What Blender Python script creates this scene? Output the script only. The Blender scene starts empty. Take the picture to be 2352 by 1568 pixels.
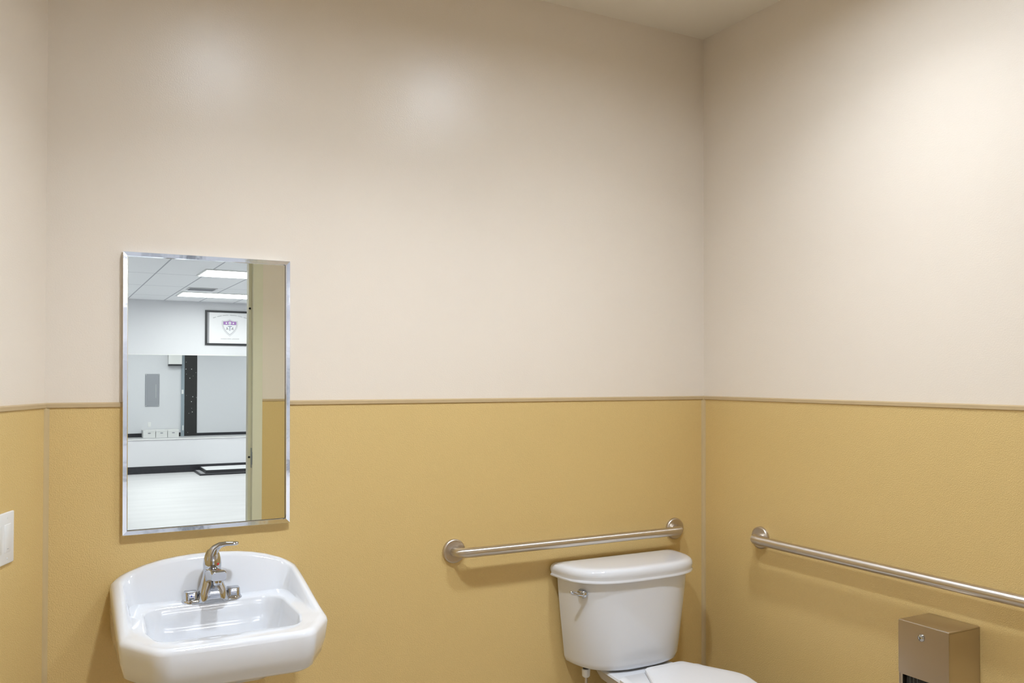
import bpy, bmesh, math, random
from mathutils import Vector, Matrix
random.seed(4)
S = bpy.context.scene
C = S.collection
PI = math.pi
def R(d): return math.radians(d)

# ------------------------------------------------------------------ camera
CAM = Vector((-2.2508, -2.6002, 1.4407))
cd = bpy.data.cameras.new('camera'); cam = bpy.data.objects.new('camera', cd); C.objects.link(cam)
yaw, pit, rol = R(28.4102), R(0.7361), R(0.1206)
fw = Vector((math.sin(yaw)*math.cos(pit), math.cos(yaw)*math.cos(pit), math.sin(pit)))
rt = Vector((math.cos(yaw), -math.sin(yaw), 0)); up = rt.cross(fw)
rt2 = math.cos(rol)*rt + math.sin(rol)*up; up2 = -math.sin(rol)*rt + math.cos(rol)*up
cam.matrix_world = Matrix(((rt2.x, up2.x, -fw.x, CAM.x), (rt2.y, up2.y, -fw.y, CAM.y), (rt2.z, up2.z, -fw.z, CAM.z), (0, 0, 0, 1)))
cd.sensor_width = 36.0; cd.lens = 1991.34*36/2352
cd.shift_y = 56.354/2352
cd.clip_start = 0.01
S.camera = cam
# ------------------------------------------------------------------ world, exposure
w = bpy.data.worlds.new('world'); S.world = w; w.use_nodes = True
w.node_tree.nodes['Background'].inputs[0].default_value = (0.75, 0.8, 0.9, 1)
w.node_tree.nodes['Background'].inputs[1].default_value = 0.05
S.view_settings.view_transform = 'Standard'; S.view_settings.look = 'None'
S.view_settings.gamma = 1.0; S.view_settings.use_curve_mapping = False
S.view_settings.exposure = 0.41

CEIL = 2.755      # restroom ceiling
TRIM = 1.37       # top of the wainscot cap
FY = -2.75        # inner face of the doorway wall
OY = -2.88        # its outer face
FAR = -11.3       # far wall of the big room
FCEIL = 2.58

# lights of the restroom: two recessed downlights
DOWN = [(-1.64, -1.14), (-0.69, -1.07)]
DOWN_POWER = (10.0, 4.5)
LENS_E = 142.0
TROFFER_E = 11.2

# ------------------------------------------------------------------ materials
def nt(name):
    m = bpy.data.materials.new(name); m.use_nodes = True
    return m, m.node_tree, m.node_tree.nodes['Principled BSDF']
def srgb(r, g, b):
    f = lambda c: (c/255/12.92) if c/255 <= .04045 else ((c/255+.055)/1.055)**2.4
    return (f(r), f(g), f(b), 1)
def mat(name, col, rough=.5, metal=0., bump=None, var=None, coat=0., emis=None, spec=None):
    """bump=(scale, strength, distance) noise bump; var=(scale, amount) colour variation"""
    m, t, b = nt(name); N, L = t.nodes, t.links
    b.inputs['Base Color'].default_value = col
    b.inputs['Roughness'].default_value = rough; b.inputs['Metallic'].default_value = metal
    if coat: b.inputs['Coat Weight'].default_value = coat; b.inputs['Coat Roughness'].default_value = .04
    if spec is not None: b.inputs['Specular IOR Level'].default_value = spec
    tc = N.new('ShaderNodeTexCoord')
    if bump:
        n = N.new('ShaderNodeTexNoise'); n.inputs['Scale'].default_value = bump[0]; n.inputs['Detail'].default_value = 2
        L.new(tc.outputs['Object'], n.inputs['Vector'])
        bp = N.new('ShaderNodeBump'); bp.inputs['Strength'].default_value = bump[1]; bp.inputs['Distance'].default_value = bump[2]
        L.new(n.outputs['Fac'], bp.inputs['Height']); L.new(bp.outputs['Normal'], b.inputs['Normal'])
    if var:
        n = N.new('ShaderNodeTexNoise'); n.inputs['Scale'].default_value = var[0]; n.inputs['Detail'].default_value = 4
        L.new(tc.outputs['Object'], n.inputs['Vector'])
        mr = N.new('ShaderNodeMapRange'); mr.inputs['To Min'].default_value = 1-var[1]; mr.inputs['To Max'].default_value = 1+var[1]
        L.new(n.outputs['Fac'], mr.inputs['Value'])
        mx = N.new('ShaderNodeVectorMath'); mx.operation = 'SCALE'; mx.inputs[0].default_value = col[:3]
        L.new(mr.outputs['Result'], mx.inputs['Scale']); L.new(mx.outputs['Vector'], b.inputs['Base Color'])
    if emis:
        b.inputs['Emission Color'].default_value = emis[0]; b.inputs['Emission Strength'].default_value = emis[1]
    return m
def brushed(name, col, rough, sx, sy, sz, amt=.05, axis=None):
    m, t, b = nt(name); N, L = t.nodes, t.links
    b.inputs['Base Color'].default_value = col; b.inputs['Metallic'].default_value = 1
    tc = N.new('ShaderNodeTexCoord'); mp = N.new('ShaderNodeMapping'); mp.inputs['Scale'].default_value = (sx, sy, sz)
    L.new(tc.outputs['Object'], mp.inputs['Vector'])
    if axis:      # tube polished round its girth: the highlight runs along the tube
        b.inputs['Anisotropic'].default_value = .9; b.inputs['Anisotropic Rotation'].default_value = .25
        tg = N.new('ShaderNodeTangent'); tg.direction_type = 'RADIAL'; tg.axis = axis; L.new(tg.outputs[0], b.inputs['Tangent'])
    n = N.new('ShaderNodeTexNoise'); n.inputs['Scale'].default_value = 1; n.inputs['Detail'].default_value = 3
    L.new(mp.outputs['Vector'], n.inputs['Vector'])
    mr = N.new('ShaderNodeMapRange'); mr.inputs['To Min'].default_value = rough-amt; mr.inputs['To Max'].default_value = rough+amt
    L.new(n.outputs['Fac'], mr.inputs['Value']); L.new(mr.outputs['Result'], b.inputs['Roughness'])
    bp = N.new('ShaderNodeBump'); bp.inputs['Strength'].default_value = .12; bp.inputs['Distance'].default_value = .0002
    L.new(n.outputs['Fac'], bp.inputs['Height']); L.new(bp.outputs['Normal'], b.inputs['Normal'])
    return m

M = {}
M['paint'] = mat('cream_satin_paint', (.83, .742, .63, 1), .30, bump=(260, .25, .0012), var=(1.2, .012))
M['ceiling'] = mat('ceiling_paint', (.84, .77, .65, 1), .7, bump=(200, .3, .001))
M['frp'] = mat('tan_pebbled_panel', (.70, .503, .208, 1), .34, bump=(300, .6, .0022), var=(220, .05))
M['cap'] = mat('tan_plastic_trim', (.53, .395, .22, 1), .38, bump=(300, .1, .0005))
M['strip'] = mat('tan_corner_trim', (.58, .435, .225, 1), .38)
M['porcelain'] = mat('white_porcelain', (.76, .77, .795, 1), .09, coat=.4)
M['seat_plastic'] = mat('white_seat_plastic', (.80, .80, .815, 1), .2)
M['white_plastic'] = mat('white_plastic', (.82, .82, .81, 1), .3)
M['chrome'] = mat('chrome', (.55, .57, .61, 1), .06, metal=1, bump=(40, .03, .001))
M['dark_gap'] = mat('dark_rubber', (.02, .02, .02, 1), .6)
M['frame_metal'] = mat('polished_mirror_frame', (.84, .86, .90, 1), .07, metal=1, bump=(25, .12, .002))
M['steel_x'] = brushed('brushed_steel_x', (.66, .61, .55, 1), .34, 12, 1500, 1500, axis='X')
M['steel_y'] = brushed('brushed_steel_y', (.66, .61, .55, 1), .34, 1500, 12, 1500, axis='Y')
M['steel_disc'] = brushed('brushed_steel_disc', (.58, .52, .45, 1), .36, 900, 900, 900, .03)
M['steel_box'] = brushed('brushed_steel_box', (.56, .50, .43, 1), .30, 2500, 2500, 200, .03)
M['mirror_glass'] = mat('silvered_glass', (.90, .94, .885, 1), .0, metal=1)
M['mirror_glass_far'] = mat('silvered_glass_wide', (.93, .95, .95, 1), .0, metal=1)
M['red'] = mat('red_dot', (.65, .02, .02, 1), .3)
M['blue'] = mat('blue_dot', (.02, .06, .45, 1), .3)
M['jamb'] = mat('cream_metal_frame_paint', (.76, .74, .57, 1), .35)
M['strike'] = mat('dull_strike_metal', (.30, .34, .36, 1), .35, metal=1)
M['floor'] = mat('restroom_vinyl_floor', (.50, .44, .36, 1), .45, var=(6, .06))
M['hall_wall'] = mat('pale_grey_wall_paint', (.72, .725, .755, 1), .5, bump=(200, .15, .001))
M['black_base'] = mat('black_cove_base', (.02, .02, .026, 1), .4, var=(30, .5))
M['black'] = mat('black_paint', (.02, .021, .025, 1), .4)
M['black_speckled'] = None
M['grey_panel'] = mat('grey_enamel', (.33, .34, .37, 1), .45)
M['box_white'] = mat('white_cardboard', (.80, .80, .79, 1), .6)
M['poster'] = mat('white_poster', (.86, .86, .88, 1), .25)
M['ink'] = mat('grey_ink', (.13, .13, .14, 1), .5)
M['silver_ink'] = mat('silver_ink', (.50, .50, .53, 1), .5)
M['purple'] = mat('purple_ink', (.38, .18, .50, 1), .5)
M['slate'] = mat('slate_ink', (.20, .24, .33, 1), .5)
M['frame_grey'] = mat('grey_blue_door_frame', (.30, .36, .40, 1), .35)
M['mat_top'] = mat('white_mat_surface', (.72, .73, .75, 1), .5)
M['mat_grey'] = mat('grey_mat_surface', (.35, .35, .37, 1), .5)
M['lens'] = mat('frosted_lamp_lens', (.9, .9, .88, 1), .4, emis=((.79, .88, 1.0, 1), LENS_E))
M['troffer'] = mat('troffer_diffuser', (.9, .9, .9, 1), .4, emis=((.97, .98, 1, 1), TROFFER_E))
M['vent'] = mat('white_vent_metal', (.6, .6, .62, 1), .5)

def speckled():
    m, t, b = nt('black_speckled_door'); N, L = t.nodes, t.links
    tc = N.new('ShaderNodeTexCoord'); v = N.new('ShaderNodeTexVoronoi'); v.inputs['Scale'].default_value = 9
    L.new(tc.outputs['Object'], v.inputs['Vector'])
    mr = N.new('ShaderNodeMapRange'); mr.inputs['From Min'].default_value = .06; mr.inputs['From Max'].default_value = .09
    mr.inputs['To Min'].default_value = .35; mr.inputs['To Max'].default_value = .02
    L.new(v.outputs['Distance'], mr.inputs['Value']); L.new(mr.outputs['Result'], b.inputs['Base Color'])
    b.inputs['Roughness'].default_value = .45
    return m
M['black_speckled'] = speckled()

def tiles():
    """drop ceiling tiles with a T-bar grid"""
    m, t, b = nt('drop_ceiling_tiles'); N, L = t.nodes, t.links
    tc = N.new('ShaderNodeTexCoord'); sp = N.new('ShaderNodeSeparateXYZ'); L.new(tc.outputs['Object'], sp.inputs['Vector'])
    outs = []
    for ax, off, per in (('X', 20-.665+.0, .50), ('Y', 27.05, 1.38)):
        a = N.new('ShaderNodeMath'); a.operation = 'ADD'; a.inputs[1].default_value = off if ax == 'Y' else 20.165
        L.new(sp.outputs[ax], a.inputs[0])
        k = N.new('ShaderNodeMath'); k.operation = 'PINGPONG'; k.inputs[1].default_value = per/2; L.new(a.outputs[0], k.inputs[0])
        c = N.new('ShaderNodeMath'); c.operation = 'LESS_THAN'; c.inputs[1].default_value = .008; L.new(k.outputs[0], c.inputs[0])
        outs.append(c)
    mxm = N.new('ShaderNodeMath'); mxm.operation = 'MAXIMUM'; L.new(outs[0].outputs[0], mxm.inputs[0]); L.new(outs[1].outputs[0], mxm.inputs[1])
    mix = N.new('ShaderNodeMix'); mix.data_type = 'RGBA'
    mix.inputs['A'].default_value = (.86, .87, .90, 1); mix.inputs['B'].default_value = (.42, .44, .48, 1)
    L.new(mxm.outputs[0], mix.inputs['Factor']); L.new(mix.outputs['Result'], b.inputs['Base Color'])
    b.inputs['Roughness'].default_value = .8
    return m
M['tiles'] = tiles()
def hall_floor():
    m, t, b = nt('pale_vinyl_floor'); N, L = t.nodes, t.links
    tc = N.new('ShaderNodeTexCoord'); mp = N.new('ShaderNodeMapping'); mp.inputs['Scale'].default_value = (.5, 3, 1)
    L.new(tc.outputs['Object'], mp.inputs['Vector'])
    n = N.new('ShaderNodeTexNoise'); n.inputs['Scale'].default_value = 2; n.inputs['Detail'].default_value = 5
    L.new(mp.outputs['Vector'], n.inputs['Vector'])
    cr = N.new('ShaderNodeMapRange'); cr.inputs['To Min'].default_value = .50; cr.inputs['To Max'].default_value = .66
    L.new(n.outputs['Fac'], cr.inputs['Value'])
    cc = N.new('ShaderNodeCombineColor'); L.new(cr.outputs['Result'], cc.inputs[0]); L.new(cr.outputs['Result'], cc.inputs[1])
    g = N.new('ShaderNodeMath'); g.operation = 'MULTIPLY'; g.inputs[1].default_value = 1.02; L.new(cr.outputs['Result'], g.inputs[0])
    L.new(g.outputs[0], cc.inputs[2]); L.new(cc.outputs[0], b.inputs['Base Color']); b.inputs['Roughness'].default_value = .42
    return m
M['hall_floor'] = hall_floor()

# ------------------------------------------------------------------ mesh helpers (all coordinates are world metres)
class MB:
    def __init__(s): s.v = []; s.f = []
    def add(s, v, f):
        n = len(s.v); s.v += [tuple(p) for p in v]; s.f += [tuple(i+n for i in q) for q in f]; return s
    def box(s, a, b):
        x0, y0, z0 = a; x1, y1, z1 = b
        return s.add([(x0,y0,z0),(x1,y0,z0),(x1,y1,z0),(x0,y1,z0),(x0,y0,z1),(x1,y0,z1),(x1,y1,z1),(x0,y1,z1)],
                     [(0,3,2,1),(4,5,6,7),(0,1,5,4),(1,2,6,5),(2,3,7,6),(3,0,4,7)])
    def bevbox(s, a, b, r=.003, seg=2, M4=None):
        bm = bmesh.new(); bmesh.ops.create_cube(bm, size=1)
        for v in bm.verts:
            v.co = Vector([a[i] + (v.co[i]+.5)*(b[i]-a[i]) for i in range(3)])
        bmesh.ops.bevel(bm, geom=bm.edges[:], offset=r, segments=seg, profile=.5, affect='EDGES')
        bm.verts.index_update()
        vs = [v.co.copy() for v in bm.verts]
        if M4 is not None: vs = [M4 @ v for v in vs]
        s.add(vs, [[v.index for v in f.verts] for f in bm.faces]); bm.free(); return s
    def loft(s, loops, cap0=True, cap1=True, closed=True):
        n = len(loops[0]); base = []
        for L_ in loops: base += list(L_)
        f = []
        for k in range(len(loops)-1):
            for i in range(n if closed else n-1):
                j = (i+1) % n
                f.append((k*n+i, k*n+j, (k+1)*n+j, (k+1)*n+i))
        if cap0: f.append(tuple(reversed(range(n))))
        if cap1: f.append(tuple((len(loops)-1)*n+i for i in range(n)))
        return s.add(base, f)
    def lathe(s, prof, M4, n=32, cap=True):
        loops = [[M4 @ Vector((r*math.cos(2*PI*i/n), r*math.sin(2*PI*i/n), h)) for i in range(n)] for r, h in prof]
        return s.loft(loops, cap, cap)
    def tube(s, pts, rad, n=16, cap=True, sx=1., sy=1.):
        pts = [Vector(p) for p in pts]
        if not isinstance(rad, (list, tuple)): rad = [rad]*len(pts)
        T = []
        for i in range(len(pts)):
            a = pts[max(i-1, 0)]; b = pts[min(i+1, len(pts)-1)]; T.append((b-a).normalized())
        u = T[0].orthogonal().normalized() if abs(T[0].z) > .9 else Vector((0,0,1)).cross(T[0]).normalized()
        loops = []
        for i, p in enumerate(pts):
            u = (u - T[i]*u.dot(T[i])).normalized(); v = T[i].cross(u)
            r = rad[i]; r = r if isinstance(r, tuple) else (r, r)
            loops.append([p + u*(r[0]*math.cos(2*PI*k/n)) + v*(r[1]*math.sin(2*PI*k/n)) for k in range(n)])
        return s.loft(loops, cap, cap)
    def build(s, name, m, parent=None, smooth=35):
        off = Vector((0, 0, 0)) if parent is None else abs_loc(parent)
        me = bpy.data.meshes.new(name)
        me.from_pydata([tuple(Vector(p)-off) for p in s.v], [], s.f); me.update()
        bm = bmesh.new(); bm.from_mesh(me); bmesh.ops.recalc_face_normals(bm, faces=bm.faces[:]); bm.to_mesh(me); bm.free()
        me.materials.append(m)
        if smooth:
            for p in me.polygons: p.use_smooth = True
            me.set_sharp_from_angle(angle=R(smooth))
        o = bpy.data.objects.new(name, me); C.objects.link(o)
        if parent is not None: o.parent = parent
        return o
def abs_loc(o):
    v = o.location.copy()
    while o.parent is not None: o = o.parent; v += o.location
    return v
def tag(o, label=None, cat=None, group=None, kind=None):
    if label: o['label'] = label
    if cat: o['category'] = cat
    if group: o['group'] = group
    if kind: o['kind'] = kind
    return o
def thing(name, loc, label, cat, group=None):
    o = bpy.data.objects.new(name, None); C.objects.link(o); o.location = loc; o.empty_display_size = .05
    return tag(o, label, cat, group)
def struct(name, mb, m, label, smooth=35, cat=None):
    return tag(mb.build(name, m, None, smooth), label, cat, None, 'structure')
def bezier_round(pts, r, seg=8):
    """polyline with rounded inner corners"""
    out = [Vector(pts[0])]
    for i in range(1, len(pts)-1):
        p = Vector(pts[i]); a = (Vector(pts[i-1])-p); b = (Vector(pts[i+1])-p)
        ra = min(r, a.length*.49 if i > 1 else a.length*.98); rb = min(r, b.length*.49 if i < len(pts)-2 else b.length*.98)
        A = p+a.normalized()*ra; B = p+b.normalized()*rb
        for k in range(seg+1):
            t = k/seg; out.append(A*(1-t)**2 + p*2*t*(1-t) + B*t*t)
    out.append(Vector(pts[-1])); return out
def outline(cs, ne=7, nc=7):
    """rounded polygon; cs = [(x, y, r)], constant point count"""
    n = len(cs); arcs = []
    for i in range(n):
        p = Vector(cs[i][:2]); r = cs[i][2]
        a = (Vector(cs[i-1][:2])-p).normalized(); b = (Vector(cs[(i+1) % n][:2])-p).normalized()
        ang = math.acos(max(-1, min(1, a.dot(b)))); d = r/math.tan(ang/2)
        A = p+a*d; B = p+b*d; arc = []
        cen = p + (a+b).normalized()*(r/math.sin(ang/2))
        for k in range(nc):
            t = k/(nc-1); q = A.lerp(B, t)-cen
            arc.append(cen + q.normalized()*r)
        arcs.append(arc)
    out = []
    for i in range(n):
        out += arcs[i]; A = arcs[i][-1]; B = arcs[(i+1) % n][0]
        for k in range(1, ne+1): out.append(A.lerp(B, k/(ne+1)))
    return out
X90 = Matrix.Rotation(R(90), 4, 'X')
def place(loc, axis='-Y'):
    """matrix taking local +Z onto the given world axis, at loc"""
    rot = {'-Y': Matrix.Rotation(R(90), 4, 'X'), '-X': Matrix.Rotation(R(-90), 4, 'Y'), 'Z': Matrix.Identity(4), '-Z': Matrix.Rotation(PI, 4, 'X'), '+Y': Matrix.Rotation(R(-90), 4, 'X')}[axis]
    return Matrix.Translation(loc) @ rot

# ------------------------------------------------------------------ the restroom shell
XL = -2.2463; LPH = R(21.95)
ld = Vector((-math.sin(LPH), -math.cos(LPH), 0))     # along the left wall, away from the back corner
ln = Vector((math.cos(LPH), -math.sin(LPH), 0))      # its inward normal
def LP(s, z, d=0.): return Vector((XL, 0, 0)) + ld*s + ln*d + Vector((0, 0, z))
LLEN = 2.75/math.cos(LPH)
def left_box(s0, s1, z0, z1, d0, d1):
    mb = MB(); v = [LP(s, z, d) for z in (z0, z1) for s, d in ((s0, d0), (s1, d0), (s1, d1), (s0, d1))]
    return mb.add(v, [(0,3,2,1),(4,5,6,7),(0,1,5,4),(1,2,6,5),(2,3,7,6),(3,0,4,7)])
XE = XL + ld.x*LLEN

wb = struct('wall_back', MB().box((XL-.08, 0, 0), (.12, .12, CEIL)), M['paint'], 'cream painted back wall above the tan wainscot, behind sink and toilet')
MB().box((XL+.002, -.003, 0), (-.004, .004, TRIM-.012)).build('wainscot_panel', M['frp'], wb)
wr = struct('wall_right', MB().box((0, OY, 0), (.12, 0, CEIL)), M['paint'], 'cream painted right wall above the tan wainscot, beside the toilet')
MB().box((-.003, FY, 0), (.004, -.004, TRIM-.012)).build('wainscot_panel', M['frp'], wr)
wl = struct('wall_left', left_box(0, LLEN+.16, 0, CEIL, -.12, 0), M['paint'], 'cream painted slanting wall at the left edge')
left_box(.004, LLEN, 0, TRIM-.012, -.002, .003).build('wainscot_panel', M['frp'], wl)
# doorway wall: opening x -2.10 .. -1.144
DX0, DX1, DZ = -2.10, -1.144, 2.19
wf = struct('wall_front', MB().box((DX1+.02, OY, 0), (0, FY, CEIL)).box((XE-.2, OY, 0), (DX0-.02, FY, CEIL)).box((DX0-.02, OY, DZ+.02), (DX1+.02, FY, CEIL)), M['paint'], 'cream painted wall with the doorway, seen in the mirror')
FT = 1.306
MB().box((DX1+.057, FY, 0), (0, FY+.003, FT-.012)).box((XE, FY, 0), (DX0-.057, FY+.003, FT-.012)).build('wainscot_panel', M['frp'], wf)
def ceiling():
    mb = MB(); h = .088; (ax, ay), (bx, by) = DOWN; z0, z1 = CEIL, CEIL+.1
    for a, b in (((XE-.2, OY), (ax-h, .12)), ((ax+h, OY), (bx-h, .12)), ((bx+h, OY), (.12, .12)), ((ax-h, OY), (ax+h, ay-h)), ((ax-h, ay+h), (ax+h, .12)), ((bx-h, OY), (bx+h, by-h)), ((bx-h, by+h), (bx+h, .12))):
        mb.box((a[0], a[1], z0), (b[0], b[1], z1))
    struct('ceiling', mb, M['ceiling'], 'plain painted restroom ceiling')
ceiling()
struct('floor', MB().box((XE-.2, OY, -.1), (.12, .12, 0)), M['floor'], 'restroom floor')

def cap_profile(P0, P1, nrm, z):
    """rounded cap strip between two floor points, nrm = into the room"""
    prof = [(0, 0), (.003, .0003), (.0062, -.003), (.0066, -.0125), (.0035, -.0138), (.0, -.0138)]
    return MB().loft([[Vector(P)+Vector(nrm)*d+Vector((0, 0, z+h)) for d, h in prof] for P in (P0, P1)])
struct('trim_1', cap_profile((XL+.0, 0, 0), (-.0, 0, 0), (0, -1, 0), TRIM), M['cap'], 'tan cap strip along the back wall wainscot')
struct('trim_2', cap_profile((0, -.0, 0), (0, FY, 0), (-1, 0, 0), TRIM), M['cap'], 'tan cap strip along the right wall wainscot')
struct('trim_3', cap_profile(LP(0, 0), LP(LLEN, 0), ln, TRIM), M['cap'], 'tan cap strip along the left wall wainscot')
struct('trim_4', cap_profile((DX1+.057, FY, 0), (0, FY, 0), (0, 1, 0), FT), M['cap'], 'tan cap strip beside the doorway, seen in the mirror')
# inside corner strips (cove profile)
def cove(cx, cy, a0, a1, wdt, z1):
    """strip filling an inside corner; a0,a1 = unit directions along the two walls"""
    a0 = Vector(a0); a1 = Vector(a1); c = Vector((cx, cy, 0))
    P = c+a0*wdt; Q = c+a1*wdt; m = c + (a0+a1)*(wdt*.36)
    pr = [c, P, P+a1*.0032]
    for k in range(1, 6):
        t = k/6; pr.append((P+a1*.0032)*(1-t)**2 + m*2*t*(1-t) + (Q+a0*.0032)*t*t)
    pr += [Q+a0*.0032, Q]
    return MB().loft([[p+Vector((0, 0, z)) for p in pr] for z in (0, z1)])
struct('trim_5', cove(0, 0, (-1, 0, 0), (0, -1, 0), .0150, TRIM-.012), M['strip'], 'pale tan corner strip between back and right wainscot')
struct('trim_6', cove(XL, 0, ld, (1, 0, 0), .013, TRIM-.012), M['strip'], 'pale tan corner strip between left and back wainscot')
# thin caulk bead where the caps meet
struct('trim_7', MB().tube([(-.0065, -.0065, TRIM-.015), (-.005, -.005, TRIM-.004), (-.001, -.001, TRIM+.001)], [.0032, .0022, .0006], 8), M['strip'], 'caulk tip at the top of the right corner strip')

# door frame
DH = DZ
def door_frame():
    d = MB()
    # strike jamb, plan profile swept up: casing, rabbet, stop, soffit
    def jamb(sgn, x0):
        q = lambda a, b: (x0+sgn*a, b)
        prof = [q(.057, FY-.001), q(.057, FY+.006), q(.0, FY+.006), q(.0, FY-.049), q(-.016, FY-.049), q(-.016, OY+.028), q(0, OY+.028), q(0, OY-.006), q(.057, OY-.006), q(.057, OY+.001)]
        d.loft([[Vector((x, y, z)) for x, y in prof] for z in (0, DH)])
    jamb(1, DX1); jamb(-1, DX0)
    d.box((DX0-.057, OY-.006, DH), (DX1+.057, FY+.006, DH+.05))
    o = struct('door_1', d, M['jamb'], 'cream metal door frame with strike plate, seen in the mirror', smooth=20)
    MB().bevbox((DX1-.0016, FY-.040, .893), (DX1+.0004, FY-.008, 1.012), .0006, 1).bevbox((DX1-.004, FY-.02, .915), (DX1-.0005, FY+.012, .99), .001, 1).build('strike_plate', M['strike'], o)
    for z in (1.853, .955):
        MB().lathe([(.0001, 0), (.0065, 0), (.0065, .002), (.004, .004), (.0001, .0045)], place((DX1-.0085, FY-.049, z), '+Y'), 16).build('silencer', M['dark_gap'], o)
door_frame()

# recessed downlights (outside the frame, they light the room)
def downlight(i, x, y):
    t = thing('recessed_downlight', (x, y, CEIL), ['round ceiling downlight above the sink', 'round ceiling downlight above the toilet'][i], 'ceiling light', 'ceiling downlights')
    T4 = Matrix.Translation((x, y, CEIL))
    MB().lathe([(.084, -.001), (.127, -.001), (.129, -.003), (.126, -.006), (.088, -.007), (.084, -.004)], T4, 48, cap=False).build('trim_ring', M['white_plastic'], t)
    MB().lathe([(.084, -.004), (.082, .034), (.0815, .05), (.0001, .052)], T4, 48, cap=False).build('reflector_can', M['white_plastic'], t)
    MB().lathe([(.0001, .020), (.0815, .020), (.0815, .016), (.0001, .0155)], T4, 48).build('lamp_lens', M['lens'], t)
    l = bpy.data.lights.new('downlight_lamp', 'AREA'); l.shape = 'DISK'; l.size = .14; l.energy = DOWN_POWER[i]; l.color = (.79, .88, 1.0); l.spread = R(125)
    lo = bpy.data.objects.new('downlight_lamp', l); C.objects.link(lo); lo.parent = t; lo.location = (0, 0, .014)
for i, (x, y) in enumerate(DOWN): downlight(i, x, y)

# ------------------------------------------------------------------ wall mirror over the sink
def wall_mirror():
    x0, x1, z0, z1 = -2.060, -1.604, 1.0075, 1.7835
    t = thing('wall_mirror', ((x0+x1)/2, 0, z0), 'framed rectangular mirror on the wall above the white sink', 'mirror')
    cx, cz = (x0+x1)/2, (z0+z1)/2; RR = Matrix.Translation((cx, 0, cz)) @ Matrix.Rotation(R(-.24), 4, 'Y') @ Matrix.Translation((-cx, 0, -cz))
    fwid = .0135
    # frame: mitred bars with a sloping front
    for nm, (A, B, inn) in dict(top=((x0, z1), (x1, z1), (0, -1)), right=((x1, z1), (x1, z0), (-1, 0)), bottom=((x1, z0), (x0, z0), (0, 1)), left=((x0, z0), (x0, z1), (1, 0))).items():
        mb = MB(); along = (Vector((B[0]-A[0], 0, B[1]-A[1]))).normalized(); n = Vector((inn[0], 0, inn[1]))
        prof = [(0, -.001), (0, -.0185), (.0012, -.0200), (fwid-.002, -.0192), (fwid, -.0165), (fwid, -.001)]
        loops = []
        for P, sg in ((A, 1), (B, -1)):
            loops.append([RR @ (Vector((P[0], y, P[1])) + n*d + along*d*sg) for d, y in prof])
        mb.loft(loops).build('frame_bar', M['frame_metal'], t, smooth=20)
    g = MB().box((x0+fwid-.002, -.016, z0+fwid-.002), (x1-fwid+.002, -.003, z1-fwid+.002)); g.v = [tuple(RR @ Vector(p)) for p in g.v]
    g.build('mirror_glass', M['mirror_glass'], t, smooth=0)
    # dark seam round the glass
    s = MB(); b = .0016; X0, X1, Z0, Z1 = x0+fwid, x1-fwid, z0+fwid, z1-fwid
    s.box((X1-b, -.0166, Z0), (X1, -.0159, Z1)).box((X0, -.0166, Z0), (X1, -.0159, Z0+b*.6))
    s.v = [tuple(RR @ Vector(p)) for p in s.v]
    s.build('edge_seal', M['dark_gap'], t, smooth=0)
wall_mirror()

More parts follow.
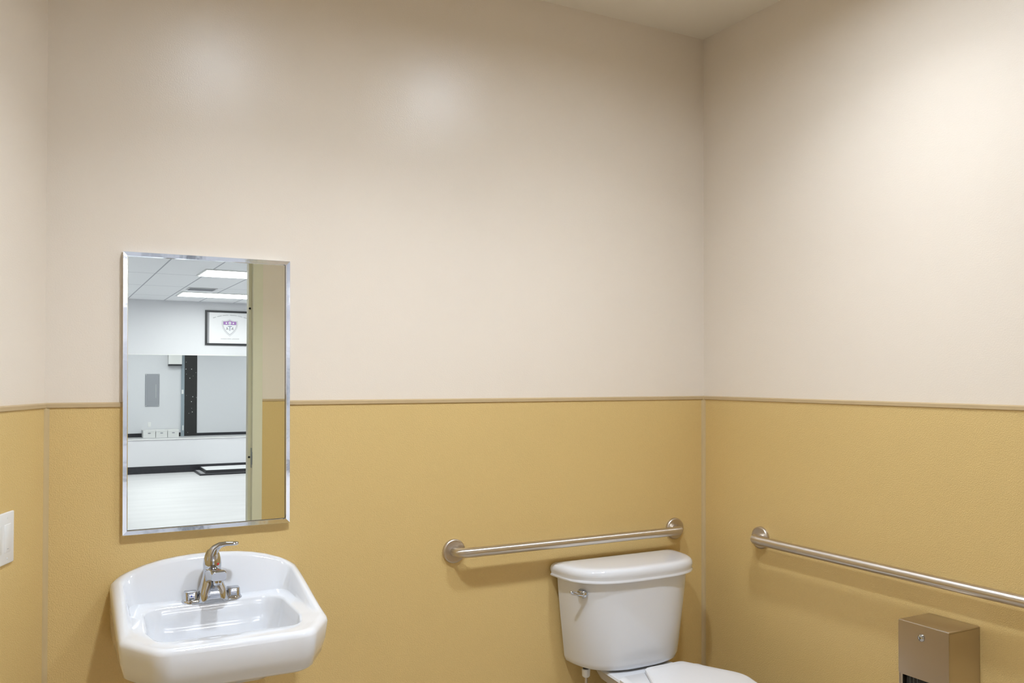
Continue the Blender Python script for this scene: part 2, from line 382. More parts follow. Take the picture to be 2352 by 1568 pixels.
# ------------------------------------------------------------------ sink
SX = -1.836
def sink():
    t = thing('wall_hung_sink', (SX, 0, .64), 'white porcelain wall-hung sink with raised back below the mirror', 'sink')
    def zc(x):
        u = x-SX; return .943 - .55*u*u - 6*u**4
    def zr(x, y):
        tt = max(0, min(1, (-y-.035)/.315)); tt = tt*tt*(3-2*tt)*.35 + tt*.65
        return zc(x)*(1-tt) + .8135*tt
    def plan(hb, yb, rb, hc, yc, rc, hf, yf, rf):
        return outline([(SX-hb, yb, rb), (SX-hc, yc, rc), (SX-hf, yf, rf), (SX+hf, yf, rf), (SX+hc, yc, rc), (SX+hb, yb, rb)], 9, 8)
    def lp(pl, z): return [Vector((p.x, p.y, z(p.x, p.y) if callable(z) else z)) for p in pl]
    led = lambda x, y: .828 - .0135*max(0, min(1, (-y-.1)/.3))
    bas = lambda k, dy=0: outline([(SX-.180*k, -.262+.137*k, .05*k), (SX-.190*k, -.262-.055*k, .07*k), (SX-.172*k, -.262-.143*k, .045*k), (SX+.166*k, -.262-.143*k, .045*k), (SX+.186*k, -.262-.055*k, .07*k), (SX+.178*k, -.262+.142*k, .05*k)], 9, 8)
    L_ = [
        lp(bas(.10), .700), lp(bas(.55), .704), lp(bas(.80), .716), lp(bas(.91), .745), lp(bas(.965), .790),
        lp(bas(.985), lambda x, y: led(x, y)-.006), lp(bas(1.0), lambda x, y: led(x, y)-.0015), lp(bas(1.03), led),
        lp(plan(.209, -.068, .03, .216, -.335, .05, .158, -.443, .05), led),
        lp(plan(.214, -.062, .03, .219, -.337, .05, .160, -.448, .05), lambda x, y: max(led(x, y), led(x, y)*.8+zr(x, y)*.2)),
        lp(plan(.222, -.046, .035, .225, -.34, .05, .163, -.454, .05), lambda x, y: max(led(x, y), zr(x, y)-.008)),
        lp(plan(.227, -.038, .035, .230, -.342, .05, .165, -.459, .05), lambda x, y: max(led(x, y), zr(x, y)-.001)),
        lp(plan(.234, -.026, .035, .236, -.343, .05, .168, -.464, .05), lambda x, y: max(led(x, y), zr(x, y))),
        lp(plan(.243, -.012, .03, .244, -.345, .05, .173, -.471, .05), lambda x, y: zr(x, y)-.001),
        lp(plan(.249, -.005, .02, .250, -.348, .05, .177, -.476, .05), lambda x, y: zr(x, y)-.006),
        lp(plan(.252, -.002, .02, .253, -.349, .05, .179, -.479, .05), lambda x, y: zr(x, y)-.014),
        lp(plan(.250, -.002, .02, .248, -.345, .05, .176, -.476, .05), .755),
        lp(plan(.244, -.002, .02, .240, -.338, .05, .172, -.470, .05), .722),
        lp(plan(.236, -.002, .02, .232, -.330, .05, .165, -.462, .05), .714),
        lp(plan(.215, -.002, .02, .200, -.31, .05, .140, -.42, .05), .712),
        lp(plan(.200, -.002, .02, .160, -.29, .06, .115, -.385, .05), .700),
        lp(plan(.180, -.002, .02, .140, -.26, .06, .095, -.34, .05), .668),
        lp(plan(.140, -.002, .02, .10, -.22, .05, .06, -.26, .04), .650),
    ]
    # loops run with constant counts, so they can be lofted
    MB().loft(L_).build('basin', M['porcelain'], t, smooth=60)
    MB().lathe([(.0001, 0), (.02, 0), (.024, .002), (.020, .004), (.012, .001), (.0001, .001)], Matrix.Translation((SX, -.262, .701)), 24).build('drain', M['chrome'], t)
    return t
sink()

# drain pipe and supply hoses below the sink
def under_sink():
    t = thing('sink_drain_trap', (SX, -.22, .35), 'chrome drain trap hanging under the white sink', 'pipe')
    MB().tube(bezier_round([(SX, -.255, .652), (SX, -.255, .47), (SX, -.12, .47), (SX, -.12, .54), (SX, .0, .54)], .05), .016, 18).build('trap_pipe', M['chrome'], t)
    MB().lathe([(.017, 0), (.022, .002), (.022, .03), (.017, .032)], Matrix.Translation((SX, -.255, .60)), 20).build('slip_nut', M['chrome'], t)
    for i, (s, lab) in enumerate(((-1, 'braided supply hose under the left part of the sink'), (1, 'braided supply hose under the right part of the sink'))):
        h = thing('sink_supply_hose', (SX+s*.09, -.06, .45), lab, 'hose', 'supply hoses under the sink')
        MB().tube(bezier_round([(SX+s*.05, -.09, .655), (SX+s*.05, -.10, .58), (SX+s*.11, -.09, .52), (SX+s*.10, -.045, .46)], .05), .006, 10).build('hose', M['steel_disc'], h)
        MB().lathe([(.012, 0), (.012, .05)], place((SX+s*.10, 0, .45), '-Y'), 16).lathe([(.022, 0), (.022, .004), (.012, .008)], place((SX+s*.10, 0, .45), '-Y'), 20).build('shutoff_valve', M['chrome'], h)
under_sink()

# ------------------------------------------------------------------ faucet
def faucet():
    fx, fy, fz = SX, -.098, .8262
    t = thing('faucet', (fx, fy, fz), 'chrome single-lever faucet on the back ledge of the sink', 'faucet')
    # base plate
    pl = lambda hw, hd, r: outline([(fx-hw, fy+hd, r), (fx-hw, fy-hd, r), (fx+hw, fy-hd, r), (fx+hw, fy+hd, r)], 5, 7)
    z = lambda L, h: [Vector((p.x, p.y, h)) for p in L]
    MB().loft([z(pl(.079, .027, .024), fz), z(pl(.079, .027, .024), fz+.004), z(pl(.074, .023, .020), fz+.009), z(pl(.070, .020, .018), fz+.010)]).build('base_plate', M['chrome'], t, smooth=50)
    for s in (-1, 1):
        px = fx+s*.056
        p2 = lambda hw, hd, r: outline([(px-hw, fy+hd, r), (px-hw, fy-hd, r), (px+hw, fy-hd, r), (px+hw, fy+hd, r)], 4, 6)
        MB().loft([z(p2(.018, .019, .008), fz+.006), z(p2(.0165, .017, .008), fz+.027), z(p2(.0155, .016, .007), fz+.0295), z(p2(.012, .013, .006), fz+.030)]).build('end_cap', M['chrome'], t, smooth=40)
    # flared body
    def sq(hw, hd, r, zz, yc=fy): return [Vector((p.x, p.y, zz)) for p in outline([(fx-hw, yc+hd, r), (fx-hw, yc-hd, r), (fx+hw, yc-hd, r), (fx+hw, yc+hd, r)], 5, 7)]
    MB().loft([sq(.042, .034, .022, fz+.002, fy-.006), sq(.0415, .034, .022, fz+.008, fy-.006), sq(.038, .033, .022, fz+.020, fy-.006), sq(.034, .031, .021, fz+.034, fy-.005), sq(.030, .028, .025, fz+.048, fy-.003), sq(.0255, .0245, .0225, fz+.064), sq(.0225, .022, .021, fz+.080), sq(.0220, .0220, .021, fz+.086)]).build('body', M['chrome'], t, smooth=50)
    # spout: forward neck with a blunt square tip
    loops = []
    for (dy, dz, hw, hh) in ((.0, .064, .021, .018), (-.03, .072, .021, .017), (-.06, .080, .0205, .0155), (-.09, .0845, .0200, .0135), (-.104, .0850, .0195, .0125), (-.108, .0850, .0180, .0110)):
        o2 = outline([(-hw, hh, .006), (-hw, -hh, .006), (hw, -hh, .006), (hw, hh, .006)], 4, 5)
        loops.append([Vector((fx+p.x, fy+dy, fz+dz+p.y)) for p in o2])
    sp = MB().loft(loops).build('spout', M['chrome'], t, smooth=40)
    MB().lathe([(.011, 0), (.0118, -.004), (.0105, -.014), (.0001, -.0145)], Matrix.Translation((fx, fy-.088, fz+.073)), 22).build('aerator', M['chrome'], sp)
    # handle dome + lever
    h = MB().lathe([(.0215, .084), (.0238, .090), (.0243, .100), (.0225, .114), (.018, .128), (.0125, .138)], Matrix.Translation((fx, fy, fz)), 32, cap=True)
    h.build('handle_dome', M['chrome'], t, smooth=60)
    MB().lathe([(.0228, .0835), (.0236, .0862), (.0228, .089)], Matrix.Translation((fx, fy, fz)), 32).build('collar_ring', M['chrome'], t)
    P = [(fx-.002, fy, fz+.112), (fx+.001, fy-.001, fz+.128), (fx+.008, fy-.003, fz+.141), (fx+.020, fy-.006, fz+.1495), (fx+.036, fy-.010, fz+.1525), (fx+.052, fy-.014, fz+.1520), (fx+.062, fy-.017, fz+.1525), (fx+.067, fy-.018, fz+.153)]
    Rr = [(.020, .021), (.0165, .0185), (.0115, .0145), (.0080, .0115), (.0062, .0105), (.0056, .0115), (.0052, .0105), (.003, .006)]
    lv = MB()
    T = [];
    pts = [Vector(p) for p in P]; loops = []
    for i in range(len(pts)):
        tt = (pts[min(i+1, len(pts)-1)]-pts[max(i-1, 0)]).normalized()
        side = Vector((.25, 1, 0)).normalized(); side = (side - tt*side.dot(tt)).normalized(); vv = tt.cross(side)
        loops.append([pts[i] + side*Rr[i][1]*math.cos(2*PI*k/18) + vv*Rr[i][0]*math.sin(2*PI*k/18) for k in range(18)])
    lv.loft(loops).build('lever', M['chrome'], t, smooth=60)
    MB().lathe([(.0001, .0), (.0030, .0), (.0030, .0012), (.0001, .0018)], Matrix.Translation((fx+.0118, fy-.0212, fz+.101)) @ Matrix.Rotation(R(-29), 4, 'Z').inverted() @ Matrix.Rotation(R(90), 4, 'X'), 14).build('hot_mark', M['red'], t)
    MB().lathe([(.0001, .0), (.0022, .0), (.0022, .001), (.0001, .0012)], Matrix.Translation((fx-.056, fy-.0180, fz+.02)) @ Matrix.Rotation(R(90), 4, 'X'), 12).build('cold_mark', M['blue'], t)
faucet()

# ------------------------------------------------------------------ grab bars
def grab_bar(name, A, B, out, label, m):
    A = Vector(A); B = Vector(B); n = Vector(out); t = thing(name, tuple((A+B)/2), label, 'grab bar', 'restroom grab bars')
    off = .054
    MB().tube(bezier_round([A+n*.004, A+n*off, B+n*off, B+n*.004], .047, 14), .0160, 28, cap=True).build('bar', m, t, smooth=60)
    ax = '-Y' if abs(n.y) > .5 else '-X'
    for P in (A, B):
        MB().lathe([(.0395, 0), (.0395, .006), (.0385, .0095), (.0360, .0115), (.0345, .0118), (.030, .0112), (.0001, .0110)], place(P, ax), 48).build('flange', M['steel_disc'], t, smooth=50)
HB = 1.37-.4985
grab_bar('grab_bar', (-1.0629, -.003, HB), (-1.0629+.914, -.003, HB), (0, -1, 0), 'brushed steel grab bar on the back wall above the toilet tank', M['steel_x'])
grab_bar('grab_bar', (-.003, -.308, HB+.002), (-.003, -.308-1.067, HB+.002), (-1, 0, 0), 'long brushed steel grab bar on the right wall, running out of the frame', M['steel_y'])

# ------------------------------------------------------------------ toilet
TX = -.4325
def toilet():
    t = thing('toilet', (TX, -.35, 0), 'white porcelain toilet with tank against the back wall in the right corner', 'toilet')
    def dshape(a, b, y0, n=2.7, m=40, yr=.0):
        pts = []
        for k in range(m+1):
            th = PI*k/m; c, s = math.cos(th), math.sin(th)
            pts.append((TX - a*math.copysign(abs(c)**(2/n), c), y0 - b*abs(s)**(2/n)))
        nb = 16
        for k in range(1, nb): pts.append((TX + a - 2*a*k/nb, y0))
        return pts
    L3 = lambda pts, z: [Vector((x, y, z)) for x, y in pts]
    def ins(a, b, e, y0=-.018, n=2.7): return dshape(a-e, b-e*1.6, y0-e*.6 if e else y0, n)
    # tank
    tk = []
    for z, a, b, n in ((.445, .160, .140, 2.6), (.4475, .190, .170, 2.7), (.456, .2065, .182, 2.8), (.473, .2130, .187, 2.8), (.60, .2275, .195, 2.9), (.70, .238, .200, 3.0), (.764, .243, .203, 3.0)):
        tk.append(L3(dshape(a, b, -.020, n), z))
    MB().loft(tk).build('tank', M['porcelain'], t, smooth=60)
    a, b, y0 = .2670, .221, -.014
    ld_ = [(.757, .010), (.7545, .006), (.7555, .001), (.760, .000), (.7625, .003), (.766, .0035), (.774, .0005), (.782, .000), (.790, .003), (.796, .009), (.7995, .018), (.8012, .034), (.8018, .06)]
    MB().loft([L3(dshape(a-e, b-e, y0-(e*.4), 3.1), z) for z, e in ld_]).build('tank_lid', M['porcelain'], t, smooth=60)
    # flush lever
    hx = TX-.222; hy = -.020-.201*(1-(.222/.2395)**3)**(1/3); hz = .7165
    lev = MB().lathe([(.0150, -.004), (.0155, .004), (.0150, .012), (.0125, .019), (.008, .0235), (.0001, .0255)], place((hx, hy-.005, hz), '-Y') , 24)
    lev = lev.build('flush_lever', M['chrome'], t, smooth=60)
    MB().tube([(hx-.003, hy-0.022, hz+.001), (hx-.014, hy-0.025, hz+.0015), (hx-.028, hy-0.025, hz+.004), (hx-.046, hy-0.020, hz+.009), (hx-.053, hy-0.017, hz+.011)], [(.006, .009), (.0045, .0055), (.004, .0055), (.004, .006), (.0025, .004)], 14).build('lever_arm', M['chrome'], lev, smooth=60)
    # bowl with deck under the tank
    def egg(hw, y0, y1, z, n=48, back=.55):
        pts = []; yc = y0-(y0-y1)*.42
        for k in range(n):
            th = 2*PI*k/n; c, s = math.cos(th), math.sin(th)
            if s >= 0: y = yc + (y0-yc)*s**.8; x = hw*math.copysign(abs(c)**.62, c)
            else: y = yc - (yc-y1)*abs(s)**.95; x = hw*math.copysign(abs(c)**.95, c)
            pts.append(Vector((TX+x, y, z)))
        return pts
    MB().loft([egg(.115, -.16, -.60, 0), egg(.115, -.16, -.60, .05), egg(.105, -.14, -.56, .14), egg(.125, -.08, -.62, .25), egg(.160, -.16, -.70, .34), egg(.180, -.22, -.725, .39), egg(.182, -.235, -.73, .412), egg(.178, -.24, -.722, .420)]).build('bowl', M['porcelain'], t, smooth=60)
    dk = lambda hw0, hw1, y1, z: [Vector((p.x, p.y, z)) for p in outline([(TX-hw0, -.045, .02), (TX-hw1, y1, .03), (TX+hw1, y1, .03), (TX+hw0, -.045, .02)], 6, 6)]
    MB().loft([dk(.085, .11, -.24, .385), dk(.108, .135, -.30, .42), dk(.122, .15, -.31, .436), dk(.118, .146, -.305, .4425), dk(.11, .135, -.29, .4440)]).build('deck', M['porcelain'], t, smooth=50)
    # seat and lid
    SXO = TX+.024
    def so(hwr, hwm, yr, yf, r=.03, SXO=SXO):
        return outline([(SXO-hwr, yr, r), (SXO-hwm, (yr+yf)/2+.03, .10), (SXO-hwm*.62, yf+.015, .09), (SXO+hwm*.62, yf+.015, .09), (SXO+hwm, (yr+yf)/2+.03, .10), (SXO+hwr, yr, r)], 6, 8)
    z = lambda L, h: [Vector((p.x, p.y, h)) for p in L]
    MB().loft([z(so(.160, .182, -.266, -.715, .03, TX+.004), .4465), z(so(.165, .187, -.262, -.722, .03, TX+.004), .450), z(so(.165, .187, -.262, -.722, .03, TX+.004), .4585), z(so(.158, .180, -.268, -.716, .03, TX+.004), .462)]).build('seat', M['seat_plastic'], t, smooth=45)
    MB().loft([z(so(.074, .172, -.272, -.722, .022), .4625), z(so(.078, .176, -.268, -.726, .022), .465), z(so(.078, .176, -.268, -.726, .022), .475), z(so(.074, .172, -.272, -.722, .02), .4785), z(so(.068, .165, -.278, -.715, .02), .4800), z(so(.06, .12, -.31, -.62, .02), .4815)]).build('seat_lid', M['seat_plastic'], t, smooth=45)
    x, y = -.598, -.085
    MB().lathe([(.0105, .4385), (.0105, .4605)], Matrix.Translation((x, y, 0)), 18).build('tank_shank', M['dark_gap'], t)
    tag(MB().lathe([(.010, .410), (.0135, .414), (.0145, .436), (.0125, .4385)], Matrix.Translation((x, y, 0)), 10).build('coupling_nut', M['white_plastic'], t, smooth=20), 'white plastic nut under the left of the tank')
    MB().tube(bezier_round([(x, y, .415), (x, y, .28), (x-.05, -.05, .21)], .06), .0052, 12).build('supply_hose', M['steel_disc'], t)
toilet()

# ------------------------------------------------------------------ toilet paper dispenser
def dispenser():
    x1 = -.135; y0, y1 = -.970, -1.124; zt = .7665
    t = thing('toilet_paper_dispenser', (0, (y0+y1)/2, .45), 'brushed steel toilet paper dispenser on the right wall under the long grab bar', 'dispenser')
    h = MB(); th = .0015
    # upper cover: top, front and cheeks, front bottom slightly rounded
    h.bevbox((x1, y1, zt-.008), (-.003, y0, zt), .0028, 4)
    fr = [(y0, zt-.003), (y0+.000, zt-.145), (y0-.004, zt-.150), (y1+.004, zt-.150), (y1, zt-.145), (y1, zt-.003)]
    h.loft([[Vector((x, y, z)) for y, z in fr] for x in (x1-.0005, x1+.002)])
    h.build('cover', M['steel_box'], t, smooth=25)
    MB().bevbox((x1+.001, y0-.002, .46), (-.0035, y0, zt-.004), .0004, 1).build('side_cheek', M['steel_box'], t)
    MB().bevbox((x1+.001, y1, .46), (-.0035, y1+.002, zt-.004), .0004, 1).build('side_cheek', M['steel_box'], t)
    MB().box((-.0055, y1+.001, .455), (-.003, y0-.001, zt-.005)).build('back_plate', M['steel_box'], t)
    MB().bevbox((x1+.010, y1+.022, .462), (-.012, y0-.016, zt-.13), .004, 2).build('roll_chamber', M['dark_gap'], t)
    for yy in (y0-.010, y1+.006): MB().bevbox((x1+.003, yy, .46), (x1+.020, yy+.010, zt-.135), .001, 1).build('roll_bracket', M['steel_disc'], t)
    for k in range(3): MB().box((x1+.0085, y0-.030-.011*k, .462), (x1+.0103, y0-.031-.011*k, zt-.132)).build('chamber_rib', M['strike'], t)
    lk = MB().lathe([(.0100, 0), (.0104, .0015), (.0098, .004), (.0070, .0065), (.0001, .0075)], place((x1, -1.043, .7315), '-X'), 28).build('lock', M['chrome'], t)
    MB().box((x1-.0080, -1.0440, .7285), (x1-.0068, -1.0420, .7345)).build('keyhole', M['dark_gap'], lk)
dispenser()

# ------------------------------------------------------------------ light switch on the left wall
def switch():
    s0, s1, z0, z1 = .190, .306, .9940, 1.1172
    c = LP((s0+s1)/2, (z0+z1)/2)
    t = thing('light_switch', tuple(c), 'white double rocker switch plate cut off by the left edge', 'light switch')
    F4 = Matrix.Translation(LP(0, 0, .003)) @ Matrix(((ld.x, 0, ln.x, 0), (ld.y, 0, ln.y, 0), (0, 1, 0, 0), (0, 0, 0, 1)))
    MB().bevbox((s0, z0, 0), (s1, z1, .0062), .003, 3, F4).build('cover_plate', M['white_plastic'], t)
    for k, sc in enumerate((.225, .271)):
        rk = MB().bevbox((sc-.0165, 1.0225, .0045), (sc+.0165, 1.0890, .0072), .001, 2, F4).build('rocker', M['white_plastic'], t)
        MB().bevbox((sc-.0035, 1.030, .0070), (sc+.0035, 1.0312, .0077), .0003, 1, F4).build('rocker_mark', M['grey_panel'], rk)
        for zz in (1.0073, 1.1040): MB().lathe([(.0001, .0060), (.0028, .0060), (.0026, .0068), (.0001, .0070)], F4 @ Matrix.Translation((sc, zz, 0)), 12).build('screw', M['white_plastic'], t)
switch()

# ================================================================== the big room seen in the mirror
HX0, HX1 = -6.0, 6.5
fw_ = struct('wall_far', MB().box((HX0, FAR-.1, 0), (HX1, FAR, FCEIL)), M['hall_wall'], 'pale far wall of the big room, seen in the mirror')
struct('wall_near', MB().box((.12, OY, 0), (HX1, OY+.12, FCEIL+.2)).box((HX0, OY, 0), (XE-.2, OY+.12, FCEIL+.2)).box((XE-.2, OY-.004, DZ+.056), (.12, OY, FCEIL)).box((XE-.2, OY-.004, 0), (DX0-.06, OY, DZ+.056)).box((DX1+.06, OY-.004, 0), (.12, OY, DZ+.056)), M['hall_wall'], 'pale wall around the restroom doorway, on the big room side')
struct('wall_east', MB().box((HX1, FAR, 0), (HX1+.1, OY, FCEIL)), M['hall_wall'], 'pale side wall of the big room')
struct('wall_west', MB().box((HX0-.1, FAR, 0), (HX0, OY, FCEIL)), M['hall_wall'], 'pale other side wall of the big room')
struct('ceiling_big_room', MB().box((HX0, FAR, FCEIL), (HX1, OY-.004, FCEIL+.08)), M['tiles'], 'white drop ceiling of the big room')
struct('floor_big_room', MB().box((HX0, FAR, -.1), (HX1, OY, 0)), M['hall_floor'], 'pale vinyl floor of the big room')
struct('baseboard_far', MB().box((HX0, FAR, 0), (HX1, FAR+.008, .108)), M['black_base'], 'black cove base along the far wall')
struct('baseboard_near', MB().box((DX1+.06, OY-.012, 0), (.685, OY-.004, .09)).box((1.06, OY-.012, 0), (HX1, OY-.0, .066)), M['black_base'], 'black cove base along the near wall of the big room')

def wide_mirror():
    t = thing('wide_wall_mirror', (0, FAR, .5), 'long frameless mirror along the far wall, seen inside the small mirror', 'mirror')
    x = HX0+.6
    MB().box((x, FAR+.001, .512), (HX1-.6, FAR+.006, 1.762)).build('glass', M['mirror_glass_far'], t, smooth=0)
    MB().box((x, FAR+.001, .500), (HX1-.6, FAR+.012, .512)).build('bottom_channel', M['white_plastic'], t)
    MB().box((x, FAR+.001, 1.762), (HX1-.6, FAR+.012, 1.770)).build('top_channel', M['white_plastic'], t)
wide_mirror()

def framed_sign():
    x0, x1, z0, z1 = -.080, .78, 1.922, 2.455
    y = FAR
    t = thing('framed_sign', ((x0+x1)/2, y, z0), 'framed white poster with a purple and white shield, reflected above the wide mirror', 'sign')
    f = MB(); b = .030
    f.box((x0, y+.001, z0), (x1, y+.022, z0+b)).box((x0, y+.001, z1-b), (x1, y+.022, z1)).box((x0, y+.001, z0+b), (x0+b*1.0, y+.022, z1-b)).box((x1-b, y+.001, z0+b), (x1, y+.022, z1-b))
    f.build('frame', M['black'], t, smooth=0)
    MB().box((x0+b, y+.001, z0+b), (x0+b+.030, y+.012, z1-b)).build('side_band', M['mat_grey'], t)
    p = MB().box((x0+b, y+.001, z0+b), (x1-b, y+.010, z1-b)).build('poster', M['poster'], t, smooth=0)
    cx = .284; yy = y+.0105
    def sheet(name, polys, m, yv, par=p):
        mb = MB()
        for pl in polys:
            mb.loft([[Vector((a, yy_, c)) for a, c in pl] for yy_ in (yv-.0008, yv)])
        return mb.build(name, m, par, smooth=0)
    def shield(s, top, dz=0):
        pts = [(-.118, .080), (-.060, .080), (-.030, .090), (0, .108), (.030, .090), (.060, .080), (.118, .080), (.121, .020), (.108, -.035), (.080, -.085), (.040, -.128), (0, -.160), (-.040, -.128), (-.080, -.085), (-.108, -.035), (-.121, .020)]
        return [(cx+a*s, 2.222+c*s+dz) for a, c in pts]
    sheet('shield_border', [shield(1.0, 0)], M['silver_ink'], yy+.001)
    sheet('shield_field', [shield(.955, 0)], M['poster'], yy+.0015)
    sheet('shield_inner_line', [shield(.89, 0)], M['silver_ink'], yy+.002)
    sheet('shield_inner', [shield(.80, 0)], M['poster'], yy+.0025)
    sheet('shield_band', [[(cx-.095, 2.288), (cx-.04, 2.288), (cx, 2.304), (cx+.04, 2.288), (cx+.095, 2.288), (cx+.095, 2.240), (cx-.095, 2.240)]], M['purple'], yy+.003)
    circ = lambda a, c, r, k=14: [(a+r*math.cos(2*PI*i/k), c+r*math.sin(2*PI*i/k)) for i in range(k)]
    sheet('band_emblem', [circ(cx, 2.268, .022), circ(cx-.052, 2.264, .012), circ(cx+.052, 2.264, .012)], M['poster'], yy+.0035)
    sheet('band_marks', [[(cx-.016, 2.270), (cx+.016, 2.270), (cx+.016, 2.266), (cx-.016, 2.266)], [(cx-.002, 2.284), (cx+.002, 2.284), (cx+.002, 2.252), (cx-.002, 2.252)]], M['slate'], yy+.004)
    sheet('band_outline', [[(cx-.095, 2.243), (cx+.095, 2.243), (cx+.095, 2.239), (cx-.095, 2.239)]], M['slate'], yy+.004)
    def txt(name, body, size, X, Z, m, par=p, rot=0, sx=1):
        c = bpy.data.curves.new(name, 'FONT'); c.body = body; c.size = size; c.align_x = 'CENTER'; c.align_y = 'CENTER'; c.extrude = .0006
        o = bpy.data.objects.new(name, c); C.objects.link(o); dg = bpy.context.evaluated_depsgraph_get()
        me = bpy.data.meshes.new_from_object(o.evaluated_get(dg)); bpy.data.objects.remove(o)
        # the sign faces +y: local x runs to world -x
        A = Matrix(((-1, 0, 0, 0), (0, 0, 1, 0), (0, 1, 0, 0), (0, 0, 0, 1)))
        me.transform(Matrix.Translation(Vector((X, yy+.0045, Z))-abs_loc(par)) @ A @ Matrix.Rotation(rot, 4, 'Z') @ Matrix.Diagonal((sx, 1, 1, 1)))
        me.materials.clear(); me.materials.append(m)
        q = bpy.data.objects.new(name, me); C.objects.link(q); q.parent = par; return q
    txt('letter_t', 'T', .105, cx, 2.180, M['slate'])
    txt('letter_a', 'A', .066, cx+.040, 2.178, M['ink'], rot=R(10), sx=.8)
    txt('letter_a', 'A', .066, cx-.040, 2.178, M['ink'], rot=R(-10), sx=.8)
    # the two lines of script are too small to read: cursive strokes
    def script(name, words, base, h, amp=.0):
        mb = MB()
        for a, b2 in words:
            n = max(8, int((b2-a)/.008)); pts = []
            for i in range(n+1):
                u = a+(b2-a)*i/n; g = base(u)
                pts.append((u, yy+.0035, g + (h if i % 2 else -h)*(1.6 if random.random() < .15 else .7)))
            mb.tube(pts, .0018, 4)
        mb.build(name, M['ink'], p, smooth=0)
    arc = lambda u: 2.390 - .75*(u-.295)**2
    script('arched_script_line', [(.035, .075), (.10, .16), (.18, .26), (.285, .385), (.405, .47), (.49, .56)], arc, .0055)
    script('lower_script_line', [(.150, .235), (.250, .305), (.32, .425)], lambda u: 2.022, .005)
framed_sign()

# troffers: two in view, the others are unseen lamps added to light the room
def troffer(x0, y0, label):
    t = thing('ceiling_troffer', (x0+.62, y0-.32, FCEIL), label, 'ceiling light', 'ceiling troffers of the big room')
    wx, wy = 1.24, .62
    f = MB(); b = .02
    f.box((x0-b, y0-wy-b, FCEIL-.012), (x0+wx+b, y0-wy, FCEIL-.001)).box((x0-b, y0, FCEIL-.012), (x0+wx+b, y0+b, FCEIL-.001)).box((x0-b, y0-wy, FCEIL-.012), (x0, y0, FCEIL-.001)).box((x0+wx, y0-wy, FCEIL-.012), (x0+wx+b, y0, FCEIL-.001))
    f.build('frame', M['white_plastic'], t, smooth=0)
    MB().box((x0, y0-wy, FCEIL-.009), (x0+wx, y0, FCEIL-.003)).build('diffuser', M['troffer'], t, smooth=0)
for x, y, l in ((-.725, -7.05, 'lit ceiling troffer reflected nearer the top of the mirror'), (-.60, -9.75, 'lit ceiling troffer reflected just above the far wall'),
             (-3.6, -7.05, 'unseen troffer added to light the other half of the big room'), (-3.6, -9.75, 'unseen troffer added for light near the far corner of the big room'), (2.6, -7.05, 'unseen troffer added to light the far side of the big room'), (2.6, -9.75, 'unseen troffer added for light at the opposite far corner'),
             (-.725, -4.3, 'unseen troffer added for light nearest the restroom door'), (2.6, -4.3, 'unseen troffer added for light beside the black door')):
    troffer(x, y, l)
def vent():
    x0, x1, y0, y1 = -.62, -.27, -9.42, -9.10
    t = thing('ceiling_vent', ((x0+x1)/2, (y0+y1)/2, FCEIL), 'white slatted ceiling vent between the two lit troffers', 'vent')
    MB().box((x0, y0, FCEIL-.008), (x1, y1, FCEIL-.001)).build('vent_frame', M['vent'], t, smooth=0)
    for k in range(6):
        yy = y0+.03+k*.048; MB().box((x0+.02, yy, FCEIL-.014), (x1-.02, yy+.012, FCEIL-.008)).build('slat', M['grey_panel'], t, smooth=0)
vent()
def platform():
    t = thing('training_platform', (.9, -11.0, 0), 'low black-edged platform on the floor against the far wall', 'platform')
    MB().box((-.235, -11.29, 0), (2.2, -10.68, .022)).build('lower_frame', M['black'], t, smooth=0)
    MB().box((-.210, -11.28, .022), (2.17, -10.72, .025)).build('lower_surface', M['mat_grey'], t, smooth=0)
    MB().box((-.150, -11.28, .025), (2.2, -10.72, .070)).build('upper_frame', M['black'], t, smooth=0)
    MB().box((-.135, -11.27, .070), (2.18, -10.735, .073)).build('upper_surface', M['mat_top'], t, smooth=0)
platform()
YN = OY-.004
def panel():
    x0, x1, z0, z1 = -.115, .203, .727, 1.500
    t = thing('electrical_panel', ((x0+x1)/2, YN, z0), 'grey electrical panel on the pale wall, seen in the double reflection', 'electrical panel')
    MB().bevbox((x0, YN-.018, z0), (x1, YN, z1), .003, 1).build('cover', M['grey_panel'], t)
    MB().bevbox((x0+.05, YN-.022, z0+.12), (x1-.09, YN-.018, z1-.20), .001, 1).build('door', M['grey_panel'], t)
    MB().bevbox((x1-.088, YN-.030, z0+.20), (x1-.076, YN-.018, z1-.25), .003, 1).build('latch', M['vent'], t)
    for a, c in ((x0+.02, z0+.02), (x1-.02, z0+.02), (x0+.02, z1-.02), (x1-.02, z1-.02)):
        MB().lathe([(.0001, 0), (.008, 0), (.006, .004), (.0001, .005)], place((a, YN-.018, c), '-Y'), 10).build('screw', M['white_plastic'], t)
panel()
def outlet():
    t = thing('wall_outlet', (-.018, YN, .249), 'small white outlet plate above the row of boxes', 'outlet')
    MB().bevbox((-.053, YN-.006, .240), (.018, YN, .352), .002, 2).build('cover_plate', M['white_plastic'], t)
    for z in (.272, .320): MB().bevbox((-.033, YN-.008, z-.014), (-.002, YN-.006, z+.014), .001, 1).build('socket', M['box_white'], t)
outlet()
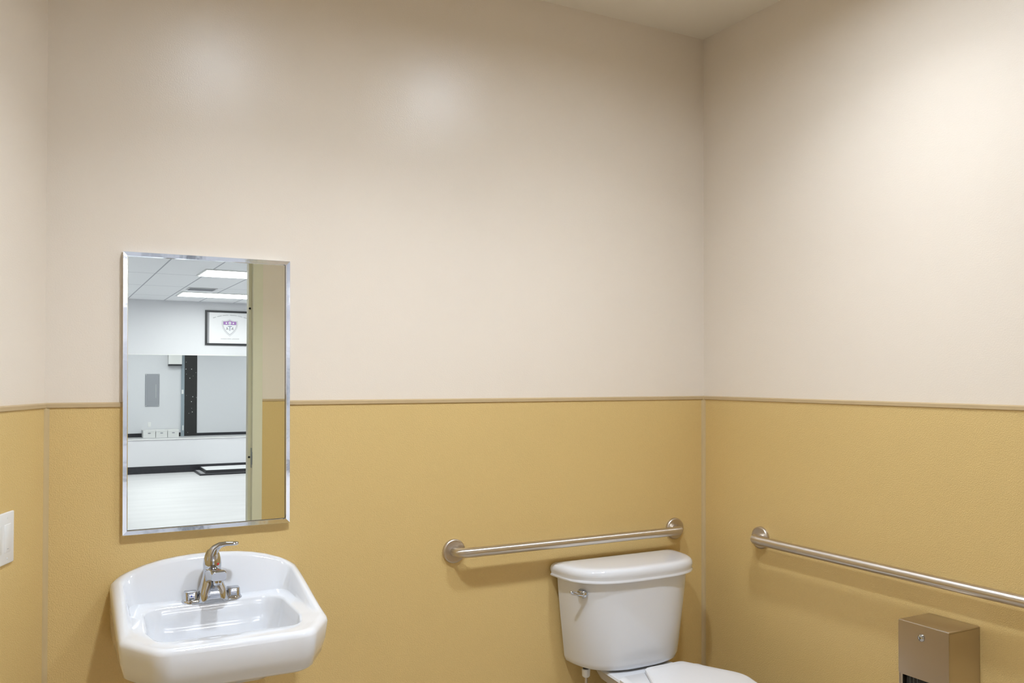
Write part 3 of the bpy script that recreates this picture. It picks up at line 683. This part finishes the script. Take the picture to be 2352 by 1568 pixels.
def storage_box(x0, x1, lab):
    d, h = .34, .178
    t = thing('storage_box', ((x0+x1)/2, YN-.014-d/2, 0), lab, 'box', 'white file boxes by the wall')
    y0 = YN-.014-d; MB().bevbox((x0+.003, y0+.004, 0), (x1-.003, YN-.014, h-.012), .003, 1).build('carton', M['box_white'], t)
    MB().bevbox((x0, y0, h-.04), (x1, YN-.014, h), .003, 1).build('box_lid', M['box_white'], t)
    cx, cz = (x0+x1)/2, .108
    mb = MB().loft([[Vector((cx+.034*math.cos(a)*abs(math.cos(a))**-.3 if abs(math.cos(a)) > .01 else cx, y, cz+.013*math.sin(a))) for a in [2*PI*k/20 for k in range(20)]] for y in (y0+.0035, y0-.0005)])
    mb.build('hand_hole', M['grey_panel'], t)
storage_box(-.185, .087, 'white file box leftmost in the row under the electrical panel')
storage_box(.091, .350, 'white file box in the middle of the row of three')
storage_box(.354, .606, 'white file box nearest the black door')
def wall_unit():
    t = thing('wall_cabinet', (.54, YN, 1.70), 'white wall unit with a black underside beside the black door', 'wall unit')
    MB().bevbox((.386, YN-.16, 1.735), (.689, YN, 2.16), .004, 1).build('cabinet_body', M['box_white'], t)
    MB().box((.388, YN-.155, 1.697), (.687, YN-.0, 1.735)).build('underside', M['black'], t)
wall_unit()
def door2():
    o = struct('door_2', MB().box((.765, YN-.010, 0), (1.058, OY, 2.10)), M['black_speckled'], 'black door leaf next to the white boxes, in the double reflection', smooth=0)
    MB().box((.692, YN-.03, 0), (.765, OY, 2.13)).build('door_frame', M['frame_grey'], o, smooth=0)
    MB().bevbox((.700, YN-.0335, 1.02), (.745, YN-.0300, 1.12), .001, 1).build('strike_plate', M['white_plastic'], o)
    MB().bevbox((.722, YN-.0335, .14), (.748, YN-.0300, .26), .001, 1).build('hinge', M['white_plastic'], o)
    for a, c in ((.80, 1.62), (.93, 1.62), (.96, .95), (.93, .83), (.95, .58), (.89, 1.40)):
        MB().lathe([(.0001, 0), (.010, 0), (.008, .004), (.0001, .005)], place((a, YN-.010, c), '-Y'), 10).build('stud', M['white_plastic'], o)
door2()
